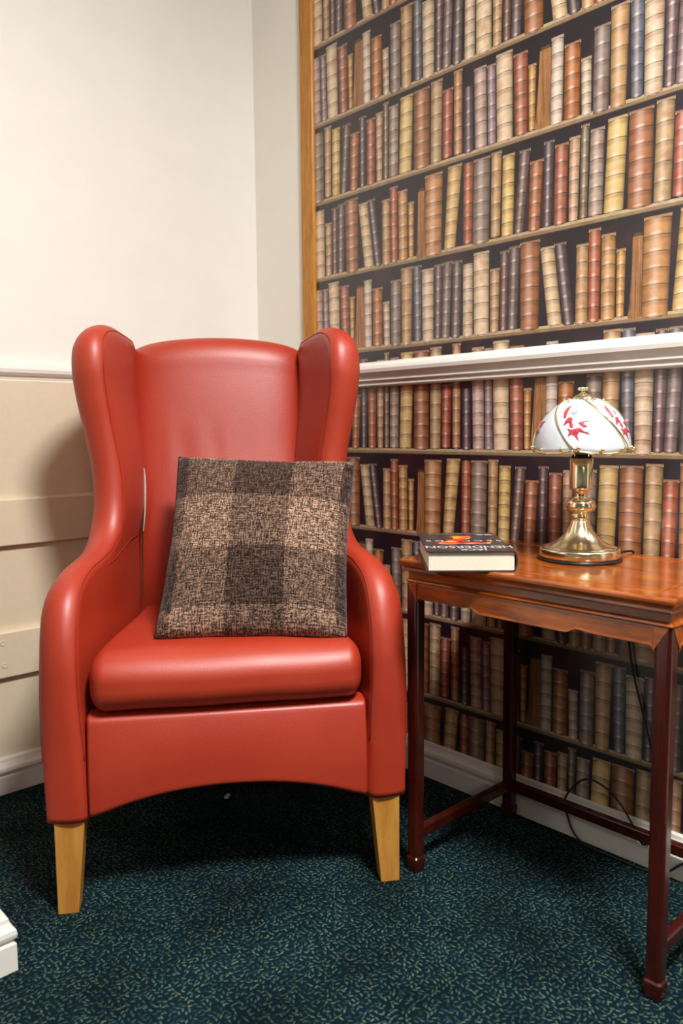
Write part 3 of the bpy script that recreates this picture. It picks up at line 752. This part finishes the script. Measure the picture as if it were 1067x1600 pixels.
# aprons with a shaped lower edge and a mitred top corner
def apron(along, fixed, a0, a1, face):
    """along 'x' or 'y'; fixed = outer face coordinate, face = +1/-1 outward sign"""
    ln = a1 - a0; S = 160; zt = TZ - 0.0436; prof = []
    for k in range(S + 1):
        t = k / S; d_ = min(t, 1 - t) * ln
        zb = TZ - 0.073
        if d_ < 0.010: zb -= 0.0075 * (1 - math.sqrt(max(0, 1 - ((0.010 - d_) / 0.010) ** 2)))
        zb -= 0.0060 * ss((d_ - ln * 0.27) / 0.022) - 0.0022 * math.exp(-((d_ - ln * 0.27) / 0.012) ** 2)
        prof.append((a0 + ln * t, zb))
    v = []; f = []
    for (a, zb) in prof:
        for (dep, z) in ((0.001, zt), (0.0, zt - 0.003), (0.0, zb + 0.004), (-0.0012, zb + 0.0036), (-0.0016, zb + 0.0010), (0.0, zb), (0.015, zb), (0.015, zt)):
            q = fixed - face * dep
            v.append(L((a, q, z)) if along == 'x' else L((q, a, z)))
    n = 8
    for k in range(S):
        for j in range(n): f.append((k * n + j, k * n + (j + 1) % n, (k + 1) * n + (j + 1) % n, (k + 1) * n + j))
    f += [tuple(range(n)), tuple(range(S * n, S * n + n))]
    return fixn(link('apron', v, f, M['rosewood'], table))
apron('y', LX0 + 0.0006, LY0 + LS - 0.001, LY1 - LS + 0.001, -1); apron('y', LX1 - 0.0006, LY0 + LS - 0.001, LY1 - LS + 0.001, 1)
apron('x', LY0 + 0.0006, LX0 + LS - 0.001, LX1 - LS + 0.001, -1); apron('x', LY1 - 0.0006, LX0 + LS - 0.001, LX1 - LS + 0.001, 1)
# apron corner pieces carrying the mitre above each leg's face
for (cx, sx) in ((cxs[0], -1), (cxs[1], 1)):
    for (cy, sy) in ((cys[0], -1), (cys[1], 1)):
        for ax in ('y', 'x'):
            e = 0.0007; zt = TZ - 0.0436
            if ax == 'y':
                X = cx + sx * (LS / 2 + e); q = [(X, cy - sy * LS / 2, zt), (X, cy + sy * (LS / 2 - 0.004), zt), (X, cy - sy * LS / 2, zt - 0.0350)]; ofs = (-sx * 0.003, 0, 0)
            else:
                Y = cy + sy * (LS / 2 + e); q = [(cx - sx * LS / 2, Y, zt), (cx + sx * (LS / 2 - 0.004), Y, zt), (cx - sx * LS / 2, Y, zt - 0.0350)]; ofs = (0, -sy * 0.003, 0)
            vv = [L(p) for p in q] + [L(tuple(a + b for a, b in zip(p, ofs))) for p in q]
            fixn(link('mitre', vv, [(0, 1, 2), (5, 4, 3), (0, 3, 4, 1), (1, 4, 5, 2), (2, 5, 3, 0)], M['rosewood'], table))
def stretcher(a, b):
    o = box('stretcher', L(a), L(b), M['rosewood_leg'], table, 0.003); return o
SZ0, SZ1 = 0.062, 0.084
for cy in cys: stretcher((cxs[0] + LS / 2 - 0.001, cy - 0.008, SZ0), (cxs[1] - LS / 2 + 0.001, cy + 0.008, SZ1))
stretcher((cxs[1] - 0.008, cys[0] + LS / 2 - 0.001, SZ0), (cxs[1] + 0.008, cys[1] - LS / 2 + 0.001, SZ1))

# ================================================================== TABLE LAMP
LMP = Vector((-0.147, -1.150, TZ + 0.0002))
lamp = thing('table_lamp', 'brass table lamp with white floral glass shade standing on the side table', 'lamp', LMP); lamp.scale = (0.945,) * 3
o = lathe('base_ring', [(0.070, 0.0), (0.0775, 0.0005), (0.0782, 0.0025), (0.0775, 0.0045), (0.068, 0.005)], M['black'], lamp, 64); o['label'] = 'black ring under the brass base'
lathe('base', [(0.060, 0.005), (0.0735, 0.0052), (0.0742, 0.008), (0.0742, 0.0195), (0.0732, 0.0225), (0.0700, 0.0232), (0.0675, 0.0220), (0.0655, 0.0222), (0.0640, 0.0240), (0.0580, 0.0275), (0.0480, 0.0325), (0.0390, 0.0385), (0.0310, 0.0460), (0.0245, 0.0550), (0.0195, 0.0650), (0.0165, 0.0735), (0.0150, 0.0760)], M['brass'], lamp, 72)
lathe('stem', [(0.0150, 0.0755), (0.0172, 0.0775), (0.0172, 0.0850), (0.0155, 0.0868), (0.0152, 0.0880), (0.0190, 0.0905), (0.0250, 0.0945), (0.0278, 0.0995), (0.0282, 0.1030), (0.0262, 0.1070), (0.0262, 0.1085), (0.0225, 0.1125), (0.0170, 0.1155), (0.0128, 0.1175), (0.0124, 0.1200), (0.0124, 0.1300), (0.0150, 0.1318)], M['brass'], lamp, 56)
lathe('socket_cover', [(0.0130, 0.1315), (0.0190, 0.1330), (0.0212, 0.1355), (0.0214, 0.1380), (0.0214, 0.1905), (0.0208, 0.1915), (0.0196, 0.1915), (0.0192, 0.1890)], M['brass'], lamp, 48)
o = lathe('socket', [(0.0185, 0.186), (0.0185, 0.1965), (0.0150, 0.1985), (0.012, 0.1985)], M['black'], lamp, 32); o['label'] = 'black lamp socket'
lathe('bulb', [(0.012, 0.198), (0.0125, 0.212), (0.018, 0.228), (0.022, 0.245), (0.019, 0.262), (0.010, 0.272), (0.002, 0.274)], M['opal'], lamp, 24)
Z0, Z1, RB, RT = 0.2085, 0.3020, 0.0880, 0.0130
def dome(t):           # t 0 = rim, 1 = top
    a = t * math.radians(84)
    return RB * math.cos(a) ** 0.92 + 0.004 * t, Z0 + (Z1 - Z0) * math.sin(a) ** 1.04
# azimuth 0 points to the camera
to_cam = math.atan2(CAM.y - LMP.y, CAM.x - LMP.x)
def dpt(az, t, off=0.0):
    r, z = dome(min(max(t, -0.2), 1)); r += off
    a = to_cam + math.radians(az)   # positive az = towards the right of the picture
    return np.array((r * math.cos(a), r * math.sin(a), z + off * 0.6 * t))
TW = 66.0; NP = 5; STEP = 360.0 / NP; RIM0 = -8.0
def rib_az(k, t): return RIM0 + STEP * k - TW * t
def scallop(s_): return -0.0055 * math.sin(math.pi * s_)      # the lower glass edge sags between two ribs
for k in range(NP):
    NU, NV = 16, 18; v = []; f = []
    for off in (0.0, -0.0022):
        for j in range(NV + 1):
            t = 0.97 * j / NV
            for i in range(NU + 1):
                s_ = i / NU; az = rib_az(k, t) + STEP * s_
                p = dpt(az, t, off); p[2] += scallop(s_) * (1 - t) ** 4
                v.append(p)
    st = (NU + 1) * (NV + 1)
    for sd in (0, 1):
        for j in range(NV):
            for i in range(NU):
                q = (sd * st + j * (NU + 1) + i, sd * st + j * (NU + 1) + i + 1, sd * st + (j + 1) * (NU + 1) + i + 1, sd * st + (j + 1) * (NU + 1) + i)
                f.append(q if sd == 0 else tuple(reversed(q)))
    for i in range(NU): f.append((i, i + 1, st + i + 1, st + i))
    g = fixn(link('glass_panel', v, f, M['opal'], lamp, True))
    # printed flowers on the glass: outlines in units of the middle panel
    PET = [[(375, 245), (352, 290), (340, 322), (332, 348), (314, 346), (318, 300), (340, 268)], [(350, 343), (382, 345), (380, 390), (350, 385), (313, 412), (328, 372)], [(358, 388), (387, 394), (387, 428), (362, 416)],
           [(344, 430), (380, 440), (425, 424), (432, 460), (420, 482), (430, 526), (394, 482), (375, 472), (348, 494), (360, 460)], [(424, 384), (465, 374), (517, 368), (500, 392), (490, 417), (465, 422), (440, 402)],
           [(415, 430), (446, 424), (492, 455), (512, 478), (465, 462), (435, 455)], [(362, 302), (400, 290), (432, 284), (412, 312), (385, 327)]]
    def onglass(x, y, off):
        lo, hi = 0.0, 1.0; zt = Z0 + (600 - y) * 0.0002326 * 0.985
        for _ in range(30):
            md = (lo + hi) / 2
            if dome(md)[1] < zt: lo = md
            else: hi = md
        r = dome(lo)[0]; az = math.degrees(math.asin(max(-1, min(1, (x - 455) * 0.0002326 / r))))
        return dpt(az + STEP * k, lo, off)
    for mi, sel in ((M['flower'], PET[:6]), (M['flower_grey'], PET[6:])):
        fv = []; ff = []
        for poly in sel:
            cx = sum(a for a, _ in poly) / len(poly); cy = sum(b for _, b in poly) / len(poly)
            loops = [onglass(a, b, 0.0005) for a, b in poly]; inner = [onglass(cx + (a - cx) * .5, cy + (b - cy) * .5, 0.0007) for a, b in poly]
            i0 = len(fv); n = len(poly); fv += loops + inner + [onglass(cx, cy, 0.0008)]
            for q in range(n):
                q2 = (q + 1) % n; ff += [(i0 + q, i0 + q2, i0 + n + q2, i0 + n + q), (i0 + n + q, i0 + n + q2, i0 + 2 * n)]
        fixn(link('flower_print', fv, ff, mi, g))
    # brass rib along the edge of the panel, flat strip with a raised bead
    rp = [dpt(rib_az(k, t), t, 0.0012) for t in np.linspace(0.0, 0.97, 26)]
    tube('rib', rp, 0.0021, M['brass'], lamp, 8)
    rimp = []
    for s_ in np.linspace(0, 1, 18):
        p = dpt(rib_az(k, 0) + STEP * s_, 0.0, 0.0004); p[2] += scallop(s_) - 0.0008; rimp.append(p)
    tube('rim', rimp, 0.0016, M['brass'], lamp, 8)
    for s_ in (0.06, 0.42, 0.80):
        p = dpt(rib_az(k, 0) + STEP * s_, 0.015, 0.0040); p[2] += scallop(s_) * 0.8 + 0.003
        lathe('knob', [(0.0, -0.0042), (0.0030, -0.0032), (0.0042, 0.0), (0.0030, 0.0032), (0.0, 0.0042)], M['brass'], lamp, 12, tuple(p))
    p = dpt(rib_az(k, 0.97) + 30, 0.86, 0.0045)
    lathe('knob', [(0.0, -0.0030), (0.0022, -0.0022), (0.0030, 0.0), (0.0022, 0.0022), (0.0, 0.0030)], M['brass'], lamp, 12, tuple(p))
for az in (-42, 42, 138, 222):
    a = to_cam + math.radians(az)
    tube('shade_arm', [(0.0165 * math.cos(a), 0.0165 * math.sin(a), 0.188), (0.020 * math.cos(a), 0.020 * math.sin(a), 0.205), (0.032 * math.cos(a), 0.032 * math.sin(a), 0.240), (0.030 * math.cos(a), 0.030 * math.sin(a), 0.280), (0.012 * math.cos(a), 0.012 * math.sin(a), 0.300)], 0.0014, M['brass'], lamp, 8)
lathe('cap', [(0.0190, 0.2985), (0.0205, 0.3005), (0.0195, 0.3030), (0.0165, 0.3060), (0.0120, 0.3095), (0.0075, 0.3115), (0.0060, 0.3125)], M['brass'], lamp, 40)
fin = lathe('finial', [(0.0050, 0.3120), (0.0040, 0.3160), (0.0052, 0.3180), (0.0060, 0.3205), (0.0050, 0.3230), (0.0020, 0.3240)], M['brass'], lamp, 24)
for k in range(6):
    a = math.radians(60 * k + 15)
    lathe('finial_lobe', [(0.0, -0.0032), (0.0026, -0.0022), (0.0034, 0.0), (0.0026, 0.0022), (0.0, 0.0032)], M['brass'], fin, 10, (0.0070 * math.cos(a), 0.0070 * math.sin(a), 0.3205))
# cable: off the base, over the back of the table, down the wall, one loose loop on the floor
def wl(u, z, x=-0.022): return Vector((x, -u, z))
cab = [LMP + Vector((0.066, -0.028, 0.004)), Vector((-0.062, -1.176, TZ + 0.004)), Vector((-0.020, -1.181, TZ + 0.004)), Vector((-0.0085, -1.182, TZ - 0.004)), wl(1.178, 0.56, -0.0055), wl(1.178, 0.50, -0.007), wl(1.178, 0.435, -0.010), wl(1.191, 0.361, -0.008), wl(1.220, 0.263, -0.008), wl(1.245, 0.17, -0.016), wl(1.246, 0.09), wl(1.226, 0.046), wl(1.205, 0.074), wl(1.177, 0.109), wl(1.144, 0.132), wl(1.103, 0.136), wl(1.070, 0.105), wl(1.054, 0.070), wl(1.063, 0.041), wl(1.080, 0.015, -0.026), wl(1.110, 0.0045, -0.034), wl(1.147, 0.0045, -0.036), wl(1.190, 0.0045, -0.036), wl(1.235, 0.0045, -0.036), wl(1.272, 0.012, -0.030), wl(1.31, 0.045), wl(1.37, 0.07)]
cp = catmull([tuple((q - LMP) / 0.945) for q in cab], 8)
o = tube('power_cord', cp, 0.0023, M['black'], lamp, 8); o['label'] = 'black power cord looping down behind the table'

# ================================================================== BOOK on the table
BK_E = Vector((0.7105, -0.7037, 0)).normalized(); BK_N = Vector((-BK_E.y, BK_E.x, 0))
near_mid = Vector((-0.3845, -1.0935, 0)); BW, BD, BT = 0.150, 0.236, 0.0345
bc = near_mid + BK_N * (BD / 2)
book = thing('hardback_book', 'thick black hardback novel lying flat beside the brass lamp', 'book', (bc.x, bc.y, TZ + 0.0002), math.atan2(BK_E.y, BK_E.x))
# local: x right, y away from the viewer; the title reads from the far side; spine on the right
CT = 0.0022
def cover():
    hw, hd = BW / 2, BD / 2; prof = []
    prof += [(-hw, 0.0), (hw - 0.010, 0.0)]
    for a in range(0, 181, 15):
        t = math.radians(a - 90); prof.append((hw - 0.006 + 0.0060 * math.cos(t), BT / 2 + (BT / 2) * math.sin(t)))
    prof += [(hw - 0.010, BT), (-hw, BT), (-hw, BT - CT), (hw - 0.011, BT - CT)]
    for a in range(180, -1, -15):
        t = math.radians(a - 90); prof.append((hw - 0.0075 + 0.0050 * math.cos(t), BT / 2 + (BT / 2 - CT) * math.sin(t)))
    prof += [(hw - 0.011, CT), (-hw, CT)]
    v = [(x, y, z) for y in (-hd, hd) for (x, z) in prof]; n = len(prof)
    f = [(i, (i + 1) % n, n + (i + 1) % n, n + i) for i in range(n)] + [tuple(range(n)), tuple(reversed(range(n, 2 * n)))]
    return fixn(link('cover', v, f, M['cover'], book))
cv = cover()
def pages():
    hw, hd = BW / 2, BD / 2; S = 18; v = []; f = []
    ys = (-hd + 0.004, hd - 0.004)
    xs = np.linspace(-hw + 0.004, hw - 0.005, S)
    for y in ys:
        for x in xs: v.append((x, y, CT))
        for x in xs[::-1]: v.append((x, y, BT - CT - 0.0002))
    n = 2 * S
    f = [(i, (i + 1) % n, n + (i + 1) % n, n + i) for i in range(n)] + [tuple(range(n)), tuple(reversed(range(n, 2 * n)))]
    return fixn(link('page_block', v, f, M['page'], book))
pages()
def text_on_cover(txt, size, cx, cy, mat, sx=1.0, name='lettering', layer=0.00035, bold=0.0):
    cu = bpy.data.curves.new('t', 'FONT'); cu.body = txt; cu.size = size; cu.align_x = 'CENTER'; cu.align_y = 'CENTER'; cu.offset = bold; cu.resolution_u = 3
    to = bpy.data.objects.new('t', cu); COL.objects.link(to)
    dg = bpy.context.evaluated_depsgraph_get(); me = bpy.data.meshes.new_from_object(to.evaluated_get(dg))
    bpy.data.objects.remove(to); bpy.data.curves.remove(cu)
    me.materials.clear(); me.materials.append(mat); me.name = name
    me.transform(Matrix.Translation((cx, cy, BT + layer)) @ Matrix.Rotation(math.pi, 4, 'Z') @ Matrix.Scale(sx, 4, (1, 0, 0)))
    o = bpy.data.objects.new(name, me); COL.objects.link(o); o.parent = cv; return o
def flat_print(name, pts, mat, layer, parent=None):
    v = [(x, y, BT + layer) for (x, y) in pts]
    o = link(name, v, [tuple(range(len(v)))], mat, parent or cv)
    bm = bmesh.new(); bm.from_mesh(o.data); bmesh.ops.triangulate(bm, faces=bm.faces); bmesh.ops.recalc_face_normals(bm, faces=bm.faces); bm.to_mesh(o.data); bm.free(); return o
def R180(pts, cx, cy): return [(cx - x, cy - y) for (x, y) in pts]
# a burning 7
seven = [(-0.034, 0.040), (-0.020, 0.046), (0.004, 0.041), (0.020, 0.047), (0.037, 0.042), (0.040, 0.030), (0.028, 0.014), (0.016, -0.004), (0.011, -0.022), (0.015, -0.040), (0.005, -0.050), (-0.006, -0.044), (-0.013, -0.052), (-0.016, -0.032), (-0.010, -0.012), (0.002, 0.010), (0.012, 0.024), (0.000, 0.026), (-0.014, 0.022), (-0.026, 0.028), (-0.038, 0.022)]
flat_print('flame_seven', R180([(1.25 * x, 1.15 * y) for x, y in seven], 0.0, 0.012), M['flame'], 0.0005)
text_on_cover('HENDERSON', 0.036, 0.0, -0.070, M['silver'], 0.70, bold=0.0006)
text_on_cover('JACK', 0.026, 0.004, -0.101, M['silver'], 0.78, bold=0.0005)
text_on_cover('S E C O N D S', 0.024, 0.0, 0.004, M['silver'], 0.92, layer=0.0003, bold=0.0004)
text_on_cover('Until the end of the world', 0.0125, -0.004, 0.098, M['silver'], 0.78)
for (dx, sc_) in ((0.056, 1.0), (0.040, 0.8)):
    flat_print('print_mark', R180([(-0.010 * sc_, 0.0), (-0.002, 0.006 * sc_), (0.010 * sc_, 0.003), (0.005, -0.003), (0.009, -0.008 * sc_), (-0.003, -0.005)], dx, 0.084), M['silver'], 0.0003)

# ------------------------------------------------------------------ scrap of paper on the carpet under the chair
v, f = rbox(0.0075, 0.0042, 0.003, 0.0015, 2, 2)
for q in v: q[2] += 0.003 + 0.0015 * math.sin(q[0] * 400)
o = link('paper_scrap', v, f, M['gloss'], None, True); o.location = (-0.429, -0.43, 0.0); o.rotation_euler = (0, 0, 0.4)
tag(o, 'tiny white paper scrap on dark carpet under the armchair', 'scrap')
